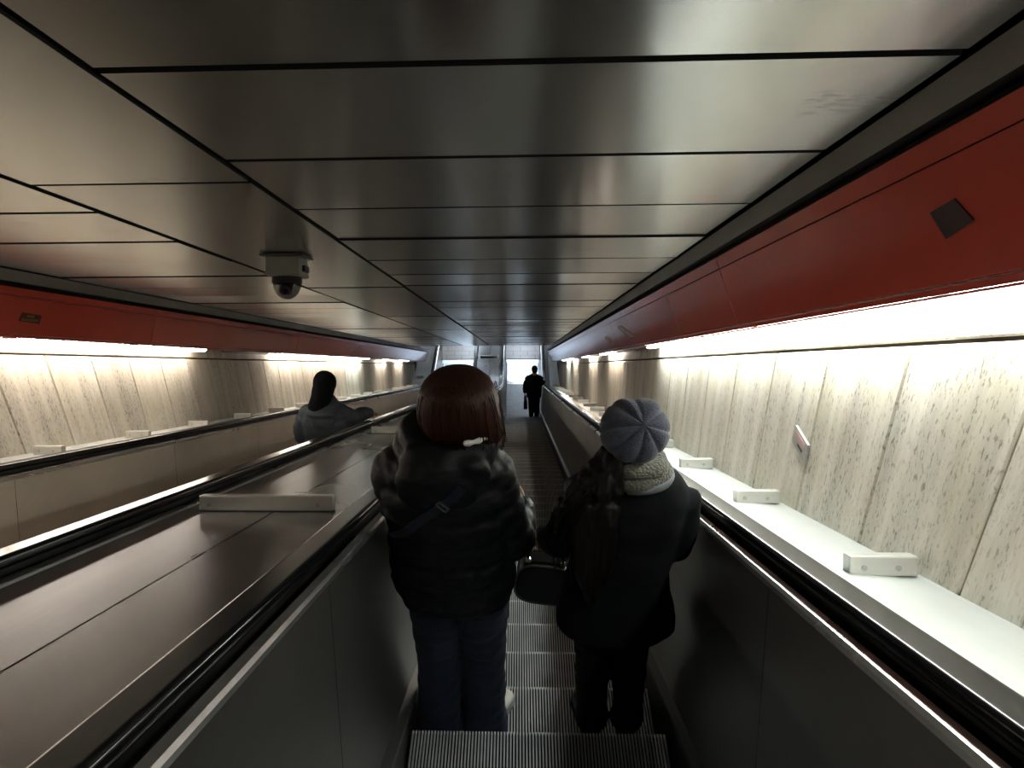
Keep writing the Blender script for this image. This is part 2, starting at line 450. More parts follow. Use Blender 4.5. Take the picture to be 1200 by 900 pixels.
# decks between and beside the escalators
CE, CW = .067, -2.06            # escalator centre lines
DECK = -.558
def decks():
    mb = MB()
    va, vm, vb = CW+.705, -.957, CE-.705
    for v0, v1 in ((va, vm-.003), (vm+.003, vb)):
        a = D0
        for b in (3.2, 6.92, 10.64, 14.36, 18.08, 21.8, 24.0): mb.sbox(a, b-.002, v0, v1, DECK-.02, DECK); a = b
        ds = [24.0, 24.2, 24.4, 24.6, 24.8, 25, 25.2, 25.4, 25.7, 26.2, 27.9]
        mb.loft([[pt(d, v, w) for v, w in ((v0, DECK-.02), (v1, DECK-.02), (v1, DECK), (v0, DECK))] for d in ds], 0, True, True)
    mb.loft([[pt(d, v, DECK-.03) for v in (va, vb)] for d in DS], 1, False)
    for e, q in ((va, 1), (vb, -1)):
        mb.sweep([(e-.002*q, DECK-.02), (e-.002*q, DECK+.010), (e+.004*q, DECK+.013), (e+.030*q, DECK+.013), (e+.034*q, DECK+.009), (e+.036*q, DECK)], DS)
    # closed end of the median, down to the landing
    e = I(BEND-KB*(DECK-STEP_W), 0, DECK); ye = pt(27.9, 0, DECK).y; ze = pt(27.9, 0, DECK).z
    mb.quad((va, ye, 0), (vb, ye, 0), (vb, ye, ze), (va, ye, ze), 0)
    tag(mb.build('trim_3', [M['deck'], M['black_gap']]), 'metal median deck between the two escalators', kind='structure')
    mb = MB()
    a = CE+.705
    mb.sweep([(a, -.60), (a, -.548), (a+.012, -.543), (a+.05, -.555), (a+.10, -.588), (VR, -.606)], DS)
    tag(mb.build('trim_4', M['ledge']), 'pale metal ledge along the right wall', kind='structure')
    mb = MB(); a = CW-.705
    mb.sweep([(a, -.60), (a, -.55), (a-.012, -.545), (a-.08, -.552), (VL, -.56)], DS)
    tag(mb.build('trim_5', M['ledge']), 'pale metal ledge along the left wall', kind='structure')
decks()

# ------------------------------------------------------------------ stop blocks
def block_proto(d, va, vb, w, h, dep, name, label, cat, group, m=M['block']):
    """folded steel stop; its screws face up the slope"""
    root = empty(name, I(d, (va+vb)/2, w), (R(-30), 0, 0))
    hw = (vb-va)/2
    b = MB(); b.box(-hw, hw, 0, dep, 0, h); b.build('folded_plate', m, root, bevel=.006)
    for x in (-hw*.58, hw*.42) if hw < .15 else (-hw*.85, hw*.78):
        s = MB(); s.cyl((x, -.003, h*.42), (x, .002, h*.42), .0085, n=12); s.cyl((x, -.0045, h*.42), (x, -.003, h*.42), .005, n=6)
        s.build('screw', M['screw'], root)
    return tag(root, label, cat, group)
def place_on(o, d, v, w):
    o.location = pt(d, v, w)
    sl = pt(d+.05, v, w)-pt(d-.05, v, w)
    o.rotation_euler = (math.atan2(sl.z, sl.y), 0, 0)
proto = block_proto(2.39, .94, 1.13, -.600, .058, .055, 'stop_block', 'x', 'stop block', 'stop blocks on the right ledge')
for k in range(18):
    o = proto if k == 0 else copy_tree(proto)
    place_on(o, 2.39+1.25*k, 1.03, -.600)
    o['label'] = ('pale steel stop block on the right ledge, large and nearest, with two clear screws' if k == 0 else
                  'pale steel stop block on the right ledge, %s in the row counted from the viewer' % ORD[k])
proto = block_proto(5.2, -3.15, -2.96, -.556, .058, .055, 'stop_block', 'x', 'stop block', 'stop blocks on the left ledge')
for k in range(17):
    o = proto if k == 0 else copy_tree(proto)
    place_on(o, 5.2+1.25*k, -3.055, -.557)
    o['label'] = 'pale steel stop block on the left ledge, %s in the row counted from the viewer' % ORD[k]
proto = block_proto(3.16, -1.255, -.728, DECK, .062, .05, 'stop_bar', 'x', 'stop bar', 'stop bars across the median deck')
for k, d in enumerate((3.16, 6.88, 10.6, 14.3, 18.0, 21.7)):
    o = proto if k == 0 else copy_tree(proto)
    place_on(o, d, -.99, DECK)
    o['label'] = 'wide steel stop bar across the median deck, %s from the viewer' % ORD[k] if k else 'wide steel stop bar with a screw at each end, nearest on the median deck'
mb = MB(); mb.box(-.27, .27, -.05, .05, 0, .03); o = mb.build('vent_slot', M['skirt'], bevel=.004)
place_on(o, 26.55, -1.0, DECK); tag(o, 'dark slot plate across the level foot of the median deck', 'vent')

# ------------------------------------------------------------------ escalators
RUN, RISE = .4, .4*math.tan(R(30))
LAND_Z = I(BEND, 0, STEP_W).z; YB = I(BEND, 0, STEP_W).y
def step_mesh():
    mb = MB(); n = 80; W = 1.0; p = W/n; x0 = -W/2; dp = .010
    prof = []
    for i in range(n):
        a = x0+i*p
        prof += [(a, 0), (a+p*.50, 0), (a+p*.54, -dp), (a+p*.96, -dp)]
    def tread(x, z, y): return (x, y, z)
    def row(f): return [f(x, h) for x, h in prof]
    rows = [row(lambda x, h: (x, -RUN-.03, h)), row(lambda x, h: (x, -.020, h)), row(lambda x, h: (x, -.006, h)), row(lambda x, h: (x, 0+h*.7, -.006+h*.3)),
            row(lambda x, h: (x, -.004+h, -.03)), row(lambda x, h: (x, -.03+h, -RISE-.03))]
    ids = [[mb.vert(q) for q in r] for r in rows]
    for ri, (a, b) in enumerate(zip(ids, ids[1:])):
        for i in range(len(prof)-1):
            mb.face((a[i], a[i+1], b[i+1], b[i]), 1 if prof[i][1] < -.005 and prof[i+1][1] < -.005 else (2 if ri in (1, 2) else 0))
    me = mb.mesh('step'); me.materials.append(M['step']); me.materials.append(M['groove']); me.materials.append(M['nosing'])
    return me
STEP = step_mesh()
def nosings(d_first):
    out = []; k0 = -12
    y = I(3.248+.4619*k0, 0, STEP_W).y
    while y < YB+2.25:
        zl = SI/CI*(YB-y); s = .07
        z = LAND_Z + (zl if zl/s > 30 else s*math.log(1+math.exp(zl/s)))
        if y > I(d_first, 0, STEP_W).y: out.append((y, z))
        y += RUN
    return out
def escalator(c, d_first, label, panel_label):
    root = empty('escalator', (c, I(d_first, 0, STEP_W).y, I(d_first, 0, STEP_W).z))
    tag(root, label, 'escalator')
    off = -root.location
    def fin(mb, name, m, **kw):
        mb.v = [tuple(Vector(p)+off) for p in mb.v]
        return mb.build(name, m, root, **kw)
    for y, z in nosings(d_first):
        o = link('step', STEP, [M['step'], M['groove']], root); o.location = Vector((c, y, z))+off
    ds = [D0+.2, D0+.24, 8, 16, 22, 23.4, 23.8, 24.1, 24.4, 24.7, 25, 25.3, 25.6, 25.9, 26.3, 27.9]
    for s in (-1, 1):
        q = lambda *pr: [(c+s*h, w) for h, w in pr]
        mb = MB(); mb.sweep(q((.513,-1.75), (.513,-1.375), (.516,-1.372)), ds); fin(mb, 'skirt', M['skirt'])
        mb = MB(); mb.sweep(q((.516,-1.372), (.502,-1.362), (.502,-1.338), (.534,-1.322)), ds); fin(mb, 'skirt_moulding', M['moulding'])
        # inner panels, with thin butt joints
        mb = MB(); prev = ds[0]
        cuts = [ds[0]]
        d = .2
        while d < 22: cuts.append(d); d += 2.0
        for a, b in zip(cuts, cuts[1:]):
            mb.loft([[I(x, v, w) for v, w in q((.534,-1.322), (.585,-.578))] for x in (a+.002, b-.002)], 0, False)
        rest = [cuts[-1]+.002]+[x for x in ds if x > cuts[-1]+.01]
        mb.sweep(q((.534,-1.322), (.585,-.578)), rest)
        fin(mb, 'balustrade_panel', M['panel'] if c > 0 else M['panel_far'], smooth=False)
        mb = MB(); mb.sweep(q((.585,-.580), (.575,-.575), (.573,-.560), (.580,-.552), (.600,-.548)), ds); fin(mb, 'panel_trim', M['trim'])
        mb = MB(); mb.sweep(q((.600,-.550), (.605,-.575), (.632,-.575), (.632,-.535), (.668,-.535), (.668,-.580), (.700,-.580), (.705,-.552)), ds); fin(mb, 'rail_guide', M['skirt'])
        # newel: half-round end of the balustrade
        P = pt(27.9, 0, -.55); hr = .26
        for nm, h0, h1, m_ in (('newel', .56, .69, M['panel']),):
            mb = MB(); rim = []
            for k in range(17):
                a = math.pi/2-math.pi*k/16
                rim.append((P.y+math.cos(a)*hr, P.z-hr+math.sin(a)*hr))
            rim += [(P.y-.05, 0.005), (P.y-.4, .005), (P.y-.4, P.z)]
            mb.loft([[(c+s*h, y, z) for y, z in rim] for h in (h0, h1)]); fin(mb, nm, m_)
        # handrail: one oval tube down the slope, round the newel and back under
        path = []
        for d in ds: path.append((pt(d, 0, -.515), None))
        base = path[-1][0]; r0 = .30
        for k in range(1, 17):
            a = math.pi/2-math.pi*k/16
            path.append((Vector((0, base.y+math.cos(a)*r0, base.z-r0+math.sin(a)*r0)), None))
        pts = [p for p, _ in path]
        prof = []
        for qx, qz, a0 in ((1, 1, 0), (-1, 1, 90), (-1, -1, 180), (1, -1, 270)):
            for k in range(6):
                a = R(a0+90*k/5); prof.append((qx*.029+.014*math.cos(a), qz*.004+.014*math.sin(a)))
            nx = {(1, 1): (-1, 0), (-1, 1): (0, -1), (-1, -1): (1, 0), (1, -1): (0, 1)}[(qx, qz)]
            if nx[0]: prof += [(qx*.026, qz*.018), (qx*.013, qz*.018), (0, qz*.018), (-qx*.013, qz*.018), (-qx*.026, qz*.018)]
        rings = []
        for i, p in enumerate(pts):
            t = (pts[min(i+1, len(pts)-1)]-pts[max(i-1, 0)]).normalized()
            up = Vector((0, -t.z, t.y))
            rings.append([Vector((c+s*.651+x, p.y, p.z))+up*z for x, z in prof])
        rings.insert(-1, [a.lerp(b, .97) for a, b in zip(rings[-2], rings[-1])])
        mb = MB(); mb.loft(rings); fin(mb, 'handrail', M['rubber'], smooth=True)
    # comb plate and landing plate
    yc = YB+1.9
    mb = MB(); n = 80
    for i in range(n):
        x = c-.5+i/n
        mb.box(x+.0066, x+.0120, yc-.14, yc+.02, .004, .012, 0)
    mb.box(c-.51, c+.51, yc, yc+.16, -.01, .013, 0); fin(mb, 'comb_plate', M['trim'])
    mb = MB(); mb.box(c-.56, c+.56, yc+.16, yc+1.45, -.02, .010); fin(mb, 'landing_plate', M['plate'])
    return root
escalator(CE, -1.0, 'down escalator carrying two women side by side, ribbed metal steps', '')
escalator(CW, 1.0, 'second escalator beyond the median, carrying the person in a hooded grey jacket', '')

# ------------------------------------------------------------------ tube lights in the coves
def tube_light(d, L, side, lit, label, group):
    v = 1.055 if side > 0 else -3.10
    w = .185 if side > 0 else .20
    root = empty('tube_light', I(d+L/2, v, w), (R(-30), 0, 0))
    b = MB(); b.box(-.045, .045, -L/2, L/2, .0, .045); b.build('housing', M['white_paint'], root, bevel=.004)
    n = 14; b = MB(); rings = []
    for y, q in ((-L/2+.012, .25), (-L/2+.016, .75), (-L/2+.03, 1), (L/2-.03, 1), (L/2-.016, .75), (L/2-.012, .25)):
        rings.append([(.040*q*math.cos(math.pi*k/(n-1)), y, -.001-.040*q*math.sin(math.pi*k/(n-1))) for k in range(n)])
    b.loft(rings); b.build('diffuser', lit, root, smooth=True)
    for s in (-1, 1):
        e = MB(); e.box(-.046, .046, s*L/2-.012*(s > 0), s*L/2+.012*(s < 0), -.012, .046); e.build('end_cap', M['white_paint'], root, bevel=.002)
    tag(root, label, 'light', group)
GR, GL = 'tube lights along the right cove', 'tube lights along the left cove'
right = [(-2.65,1),(-1.05,1),(.55,1),(2.15,1),(3.75,1),(5.35,1),(7.6,0),(9.35,2),(10.9,0),(12.45,2),(14.6,0),(16.65,2),(19.1,1),(22.2,0)]
left = [(-1.5,2),(.1,2),(1.7,2),(3.3,2),(4.9,2),(6.5,2),(8.5,0),(10.5,2),(12.1,2),(13.7,2),(15.25,1),(16.85,0),(18.45,2),(21.2,2),(22.9,0)]
MM = {0: M['unlit'], 1: M['lit_cool'], 2: M['lit_warm']}
for lst, side, wn, grp in ((right, 1, 'right', GR), (left, -1, 'left', GL)):
    for i, (d, q) in enumerate(lst):
        st = 'lit' if q else 'unlit'
        tube_light(d, 1.5, side, MM[q], '%s tube light above the %s wall, %s one down from the tunnel top' % (st, wn, ORD[i]), grp)
# ceiling lamps of the lower hall
zc = I(D_CEIL, 0, W_C).z
for i, (x, y) in enumerate(((.1, 28.6), (-2.1, 28.6), (.1, 31.4), (-2.1, 31.4), (-1, 34))):
    root = empty('ceiling_light', (x, y, zc))
    b = MB(); b.box(-.34, .34, -.64, .64, -.05, -.001); b.build('frame', M['white_paint'], root, bevel=.005)
    b = MB(); b.box(-.3, .3, -.6, .6, -.056, -.0505); b.build('diffuser', M['lit_hall'], root)
    tag(root, 'cool white ceiling light of the lower hall, %s from the escalator foot' % ORD[i], 'light', 'ceiling lights of the lower hall')

# ------------------------------------------------------------------ security camera under the ceiling
def security_camera():
    root = empty('security_camera', I(4.02, -1.142, W_C-.002), (R(-30), 0, 0))
    tag(root, 'grey box and smoked dome security camera under the ceiling', 'security camera')
    b = MB(); b.box(-.105, .105, -.105, .105, -.012, 0); b.build('mounting_plate', M['skirt'], root, bevel=.003)
    b = MB(); b.box(-.082, .082, -.085, .085, -.105, -.012); h = b.build('housing', M['grey_plastic'], root, bevel=.006)
    b = MB(); b.box(-.086, .086, -.088, .088, -.102, -.088); b.build('housing_rim', M['grey_plastic'], h, bevel=.003)
    b = MB(); b.box(.083, .098, -.03, .05, -.08, -.05); b.build('latch', M['dark_plastic'], h, bevel=.003)
    b = MB(); b.cyl((0,0,-.104), (0,0,-.135), .073, n=32); b.build('collar', M['dark_plastic'], root, smooth=False)
    b = MB(); rings = []
    for k in range(10):
        a = math.pi/2*k/9.3
        rings.append([(.068*math.cos(a)*math.cos(2*math.pi*j/32), .068*math.cos(a)*math.sin(2*math.pi*j/32), -.135-.078*math.sin(a)) for j in range(32)])
    b.loft(rings); b.build('dome', M['smoked'], root, smooth=True)
    d = Vector((.02, -.72, -.62)).normalized(); c = Vector((0, 0, -.142))
    b = MB(); b.cyl(c-d*.03, c+d*.048, .034, n=24, r2=.030); e = b.build('lens_barrel', M['dark_plastic'], root, smooth=False)
    b = MB(); b.cyl(c+d*.0485, c+d*.054, .029, n=24, r2=.026); b.build('lens_ring', M['lens_ring'], e)
    b = MB(); b.cyl(c+d*.0542, c+d*.0560, .015, n=24); b.build('lens', M['lens'], e)
security_camera()

# ------------------------------------------------------------------ small things on walls and fascias
def fas(t, right=True):
    a, b = ((.82, .455), (.95, .158)) if right else ((-2.815, .455), (-2.92, .179))
    return a[0]+(b[0]-a[0])*t, a[1]+(b[1]-a[1])*t
def sticker(name, corners, m, label, cat, right=True, eps=.003):
    b = MB(); q = 1 if right else -1; c = []
    for e in (eps, .0006):
        for d, t in corners:
            v, w = fas(t, right); c.append(I(d, v-e*q, w-e*.43))
    b.hexa(c); return tag(b.build(name, m), label, cat)
M['sticker_dark'] = fabric('dark_adhesive', (.055,.022,.016), .55, 60)
M['sticker_torn'] = mat('torn_paper', (.72,.68,.63), .6)
M['gold'] = mat('brassy_label', (.34,.20,.07), .35, .6)
M['gold_dark'] = mat('label_dark', (.10,.015,.01), .5)
sticker('sticker', [(1.71,.404), (1.678,.571), (1.80,.632), (1.816,.434)], M['sticker_dark'], 'dark square adhesive patch on the red fascia of the right wall', 'sticker')
sticker('sticker', [(7.45,.36), (7.20,.36), (6.70,.72), (6.85,.72)], M['sticker_torn'], 'torn whitish sticker scrap on the red fascia, the nearer and longer scrap', 'sticker')
sticker('sticker', [(8.75,.50), (8.45,.50), (8.25,.68), (8.55,.68)], M['sticker_torn'], 'small pale square sticker on the red fascia beyond the torn scrap', 'sticker')
o = sticker('label_plate', [(4.646,.47), (4.843,.49), (4.845,.68), (4.638,.65)], M['gold_dark'], 'small brassy label on the red fascia of the left wall', 'label plate', False, eps=.002)
def sub_plate(d0, d1, t0, t1, par, name):
    b = MB(); c = []
    for e in (.0045, .0022):
        for d, t in ((d0, t0), (d1, t0), (d1, t1), (d0, t1)):
            v, w = fas(t, False); c.append(I(d, v+e, w-e*.43))
    b.hexa(c); b.build(name, M['gold'], par)
sub_plate(4.65, 4.82, .585, .635, o, 'brass_strip'); sub_plate(4.70, 4.77, .51, .56, o, 'brass_strip')
# metal plate screwed to the right wall
P0 = I(3.43, VR-.001, -.318)
root = empty('wall_plate', P0); tag(root, 'small tilted worn metal plate on the travertine of the right wall', 'plate')
PA = Vector((0, CI, -SI))*-.147+Vector((0, SI, CI))*-.071; PB = Vector((0, CI, -SI))*.042+Vector((0, SI, CI))*-.074
def wall_piece(name, a0, a1, b0, b1, e0, e1, m, bev=0):
    b = MB(); b.hexa([PA*a+PB*q-Vector((e, 0, 0)) for e in (e0, e1) for a, q in ((a0, b0), (a1, b0), (a1, b1), (a0, b1))])
    b.build(name, m, root, bevel=bev)
wall_piece('plate', -.5, .5, -.5, .5, .001, .012, mat('worn_plate', (.40,.39,.37), .5, .3), .001)
wall_piece('inset', -.36, .36, -.36, -.05, .0122, .0135, mat('faded_pink', (.50,.34,.31), .6))
wall_piece('slot', -.10, .24, .12, .24, .0122, .0138, M['dark_plastic'])

# ------------------------------------------------------------------ people
def union(mb, name, voxel, smooth=4, mats=None, parent=None, disp=None, factor=.5):
    me = mb.mesh(name+'_raw'); o = bpy.data.objects.new(name+'_raw', me); COL.objects.link(o)
    r = o.modifiers.new('r', 'REMESH'); r.mode = 'VOXEL'; r.voxel_size = voxel; r.use_smooth_shade = True
    if smooth:
        s = o.modifiers.new('s', 'SMOOTH'); s.factor = factor; s.iterations = smooth
    dg = bpy.context.evaluated_depsgraph_get(); dg.update()
    out = bpy.data.meshes.new_from_object(o.evaluated_get(dg))
    bpy.data.objects.remove(o); bpy.data.meshes.remove(me)
    out.name = name; out.materials.clear()
    if disp:
        co = [(v.co.copy(), v.normal.copy()) for v in out.vertices]
        for v, (c, n) in zip(out.vertices, co): v.co = c + n*disp(c)
        out.update()
    return link(name, out, mats, parent, smooth=True)

def wrinkle(amp, fx, fy, fz):
    return lambda c: amp*noise.noise(Vector((c.x*fx, c.y*fy, c.z*fz)))

def torso(mb, rings, n=28, m=0, p=2.4, quilt=0, pitch=.1, sub=3):
    """rings (z, cx, cy, hx, hy) joined with smooth in-betweens; quilting puffs the cloth between seams"""
    rs = []
    for (a, b) in zip(rings, rings[1:]):
        k = max(sub, int(abs(b[0]-a[0])/.012) if quilt else sub)
        for i in range(k): 
            t = i/k; rs.append([x+(y-x)*t for x, y in zip(a, b)])
    rs.append(list(rings[-1]))
    out = []
    for z, cx, cy, hx, hy in rs:
        ex = quilt*abs(math.sin(math.pi*z/pitch))**.6 if quilt else 0
        ring = []
        for i in range(n):
            a = 2*math.pi*i/n; ca, sa = math.cos(a), math.sin(a)
            ring.append((cx+(hx+ex)*math.copysign(abs(ca)**(2/p), ca), cy+(hy+ex)*math.copysign(abs(sa)**(2/p), sa), z))
        out.append(ring)
    mb.loft(out, m)

def interp(pts, step):
    out = []
    for (p, r), (q, s) in zip(pts, pts[1:]):
        p = Vector(p); q = Vector(q); k = max(1, int((q-p).length/step))
        for i in range(k): t = i/k; out.append((p.lerp(q, t), r+(s-r)*t))
    out.append((Vector(pts[-1][0]), pts[-1][1])); return out

def sleeve(mb, pts, quilt=0, pitch=.075):
    ps = interp(pts, .012 if quilt else .04); L = 0; out = []
    for i, (p, r) in enumerate(ps):
        if i: L += (p-ps[i-1][0]).length
        out.append((p, r+(quilt*abs(math.sin(math.pi*L/pitch))**.6 if quilt else 0)))
    mb.limb(out, n=18)

def hand(mb, wrist, fwd, nrm, s=1.0, side=1, curl=50):
    """palm, four unequal bent fingers and a thumb; nrm is the way the palm faces"""
    f = Vector(fwd).normalized(); n = Vector(nrm).normalized(); n = (n-f*n.dot(f)).normalized(); x = f.cross(n)*side
    w = Vector(wrist)
    P = lambda a, b, c: w+(f*a+x*b+n*c)*s
    rings = []
    for a, hw, ht in ((-.01, .025, .018), (.02, .033, .016), (.05, .040, .015), (.08, .041, .013), (.088, .036, .010)):
        rings.append([P(a, hw*math.cos(2*math.pi*k/14), ht*math.sin(2*math.pi*k/14)) for k in range(14)])
    mb.loft(rings)
    for b, L, r in ((.030, .070, .0085), (.010, .080, .009), (-.011, .074, .0085), (-.031, .058, .0075)):
        p = P(.076, b, 0); pts = [(p, r)]; a = R(curl*.35)
        for j, q in enumerate((.45, .32, .23)):
            d = (f*math.cos(a)+n*math.sin(a)).normalized(); p = p+d*L*q*s; pts.append((p, r*(1-.1*(j+1)))); a += R(curl*.62)
        mb.limb([(Vector(P(.055, b*.9, 0)), r)]+pts, n=8)
    p0 = P(.022, .030, .004); p1 = P(.050, .052, .018); p2 = P(.074, .052, .034); p3 = P(.092, .044, .042)
    mb.limb([(p0, .0125), (p1, .0115), (p2, .0095), (p3, .0080)], n=8)

def head_shape(mb, c, k=1.0):
    """c: centre of the head at eye height; it faces +y"""
    c = Vector(c)
    mb.ell(c+Vector((0,-.012,.03))*k, (.074*k, .094*k, .088*k))
    rings = []
    for z, hx, hy, cy in ((-.118, .022, .020, .070), (-.105, .040, .042, .050), (-.075, .054, .062, .030), (-.04, .062, .072, .020), (0, .068, .080, .012), (.04, .068, .078, .010)):
        rings.append([c+Vector((hx*math.cos(2*math.pi*i/18), cy+hy*math.sin(2*math.pi*i/18), z))*k for i in range(18)])
    mb.loft(rings)
    mb.limb([(c+Vector((0,.090,.004))*k, .008*k), (c+Vector((0,.108,-.030))*k, .012*k), (c+Vector((0,.100,-.040))*k, .012*k)], n=8)
    mb.ell(c+Vector((0,.092,.022))*k, (.05*k, .010*k, .010*k)); mb.ell(c+Vector((0,.088,-.068))*k, (.024*k, .010*k, .012*k))
    mb.ell(c+Vector((0,.078,-.105))*k, (.022*k, .018*k, .016*k))
    for s in (-1, 1):
        mb.ell(c+Vector((s*.074,-.012,-.012))*k, (.010*k, .019*k, .032*k)); mb.ell(c+Vector((s*.040,.065,-.028))*k, (.02*k, .018*k, .02*k))

def face_parts(root, c, k=1.0):
    c = Vector(c)
    for s in (-1, 1):
        b = MB(); p = c+Vector((s*.031, .079, .003))*k; b.ell(p, (.0135*k,)*3, n=14); b.ell(p+Vector((0,.0085,0))*k, (.0065*k, .006*k, .0065*k), 1, n=12)
        b.build('eye', [M['eye'], M['iris']], root, smooth=True)
    b = MB(); b.ell(c+Vector((0,.0965,-.066))*k, (.022*k, .006*k, .0045*k)); b.ell(c+Vector((0,.0955,-.074))*k, (.019*k, .0065*k, .0050*k)); b.build('lips', M['lips'], root, smooth=True)

def body(root, J, k=1.0):
    """one skin from crown to toes; J holds the joints"""
    mb = MB()
    cx, cy = J['hip'][0], J['hip'][1]; hz = J['hip'][2]; sz = J['sh'][2]; sx, sy = J['sh'][0], J['sh'][1]; W = J['sw']
    torso(mb, [(hz-.08, cx, cy, .13, .09), (hz, cx, cy, .155, .105), (hz+.12, cx, cy, .14, .095), (hz+.24, (cx+sx)/2, cy, .125, .085),
               (sz-.18, sx, sy, W*.80, .10), (sz-.05, sx, sy, W*.84, .09), (sz+.01, sx, sy, W*.55, .065), (sz+.05, sx, sy, .06, .055)])
    h = Vector(J['head'])
    mb.limb([((sx, sy-.005, sz-.02), .062), ((sx*.5+h.x*.5, sy, sz+.06), .054), ((h.x, h.y-.012, h.z-.05), .055)], n=14)
    head_shape(mb, h, k)
    for s, key in ((-1, 'L'), (1, 'R')):
        sh, el, wr = [Vector(p) for p in J['arm'+key]]
        mb.limb([(Vector((sx+s*W*.6, sy, sz-.07)), .050), (sh, .046), (sh.lerp(el, .5), .043), (el, .037), (el.lerp(wr, .35), .039), (wr, .026)], n=12)
        hf, hn = J['hand'+key]; hand(mb, wr, hf, hn, .92, s, J.get('curl', 50))
        hp, kn, an = [Vector(p) for p in J['leg'+key]]
        mb.limb([(hp, .088), (hp.lerp(kn, .5), .072), (kn, .055), (kn.lerp(an, .35), .056), (an, .038)], n=14)
        ft = Vector(J['toe'+key])
        mb.limb([(an+Vector((0,-.02,-.03)), .027), (an.lerp(ft, .5)+Vector((0,0,-.02)), .027), (ft+(an-ft)*.12, .017)], n=10, squash=.8)
    return union(mb, 'body', .0075, 3, M['skin'], root)

def shoe(root, an, toe, m, sole, w=.047, boot=0):
    """upper from heel to toe with its sole"""
    an = Vector(an); toe = Vector(toe); f = toe-an; f.z = 0; f.normalize(); x = Vector((f.y, -f.x, 0))
    heel = Vector((an.x, an.y, 0))-f*.065; L = (Vector((toe.x, toe.y, 0))-heel).length+.03
    def ring(t, hw, z0, z1, n=14):
        c = heel+f*L*t
        return [c+x*hw*math.cos(2*math.pi*i/n)+Vector((0,0,(z0+z1)/2+(z1-z0)/2*math.sin(2*math.pi*i/n))) for i in range(n)]
    mb = MB(); mb.loft([ring(t, w*a, .012, h) for t, a, h in ((.0,.45,.07), (.03,.62,.085), (.12,.72,.092), (.28,.74,.10), (.42,.80,.088), (.6,.96,.066), (.78,1.0,.052), (.92,.78,.042), (1.0,.35,.03))])
    if boot: mb.limb([(an-f*.01+Vector((0,0,-.03)), .050), (an+Vector((0,0,boot)), .056)], n=14)
    o = union(mb, 'shoe', .006, 2, m, root)
    mb = MB(); out = []
    for t, a in ((0,.5), (.06,.72), (.2,.78), (.4,.80), (.62,1.02), (.8,1.05), (.93,.8), (1.01,.4)): out.append((t, a))
    for z in (0.001, .016): pass
    top = [heel+f*L*t+x*w*a for t, a in out]+[heel+f*L*t-x*w*a for t, a in out[::-1]]
    mb.loft([[p+Vector((0,0,z)) for p in top] for z in (.001, .017)]); mb.build('sole', sole, o)
    return o

def trousers(root, J, waist, m, r_hem, r_knee, r_thigh, name='trousers', amp=.006, hem=.03):
    mb = MB(); hx, hy, hz = J['hip']
    torso(mb, [(hz-.09, hx, hy, .15, .115), (hz, hx, hy, .185, .135), (hz+.1, hx, hy, .175, .125), (waist, hx, hy, .16, .115)])
    for key in 'LR':
        hp, kn, an = [Vector(p) for p in J['leg'+key]]
        lo = Vector((an.x, an.y-.01, hem))
        mb.limb([(hp+Vector((0,0,.02)), r_thigh), (hp.lerp(kn, .45), (r_thigh+r_knee)/2), (kn, r_knee), (kn.lerp(lo, .5), (r_knee+r_hem)/2-.003), (lo+Vector((0,0,.10)), r_hem-.004), (lo+Vector((0,0,.045)), r_hem+.004), (lo, r_hem)], n=18, round_ends=False)
    return union(mb, name, .0085, 3, m, root, wrinkle(amp, 14, 14, 26))

def base_on_step(k, c, v, back):
    """a standing place on the k-th tread counted from the reference nosing"""
    y = I(3.248, 0, STEP_W).y+RUN*k; z = I(3.248+.4619*k, 0, STEP_W).z
    return Vector((v, y-back, z+.0015))

def legs(xl, xr, y, hipx, hz, ank=.075, toe=(.0, .0), spread=.1):
    J = {}
    J['hip'] = (hipx, y, hz)
    J['legL'] = ((hipx-spread*.85, y, hz-.04), (( hipx-spread*.85)*.4+xl*.6, y+.012, hz*.53), (xl, y-.015, ank))
    J['legR'] = ((hipx+spread*.85, y, hz-.04), ((hipx+spread*.85)*.4+xr*.6, y+.012, hz*.53), (xr, y-.015, ank))
    J['toeL'] = (xl+toe[0], y+.135, .035); J['toeR'] = (xr+toe[1], y+.135, .035)
    return J

def rail_top(y):
    """height of the handrail's top where it passes y"""
    a, b = 0.0, 30.0
    for _ in range(40):
        m = (a+b)/2
        if pt(m, 0, -.497).y < y: a = m
        else: b = m
    return pt(a, 0, -.497).z

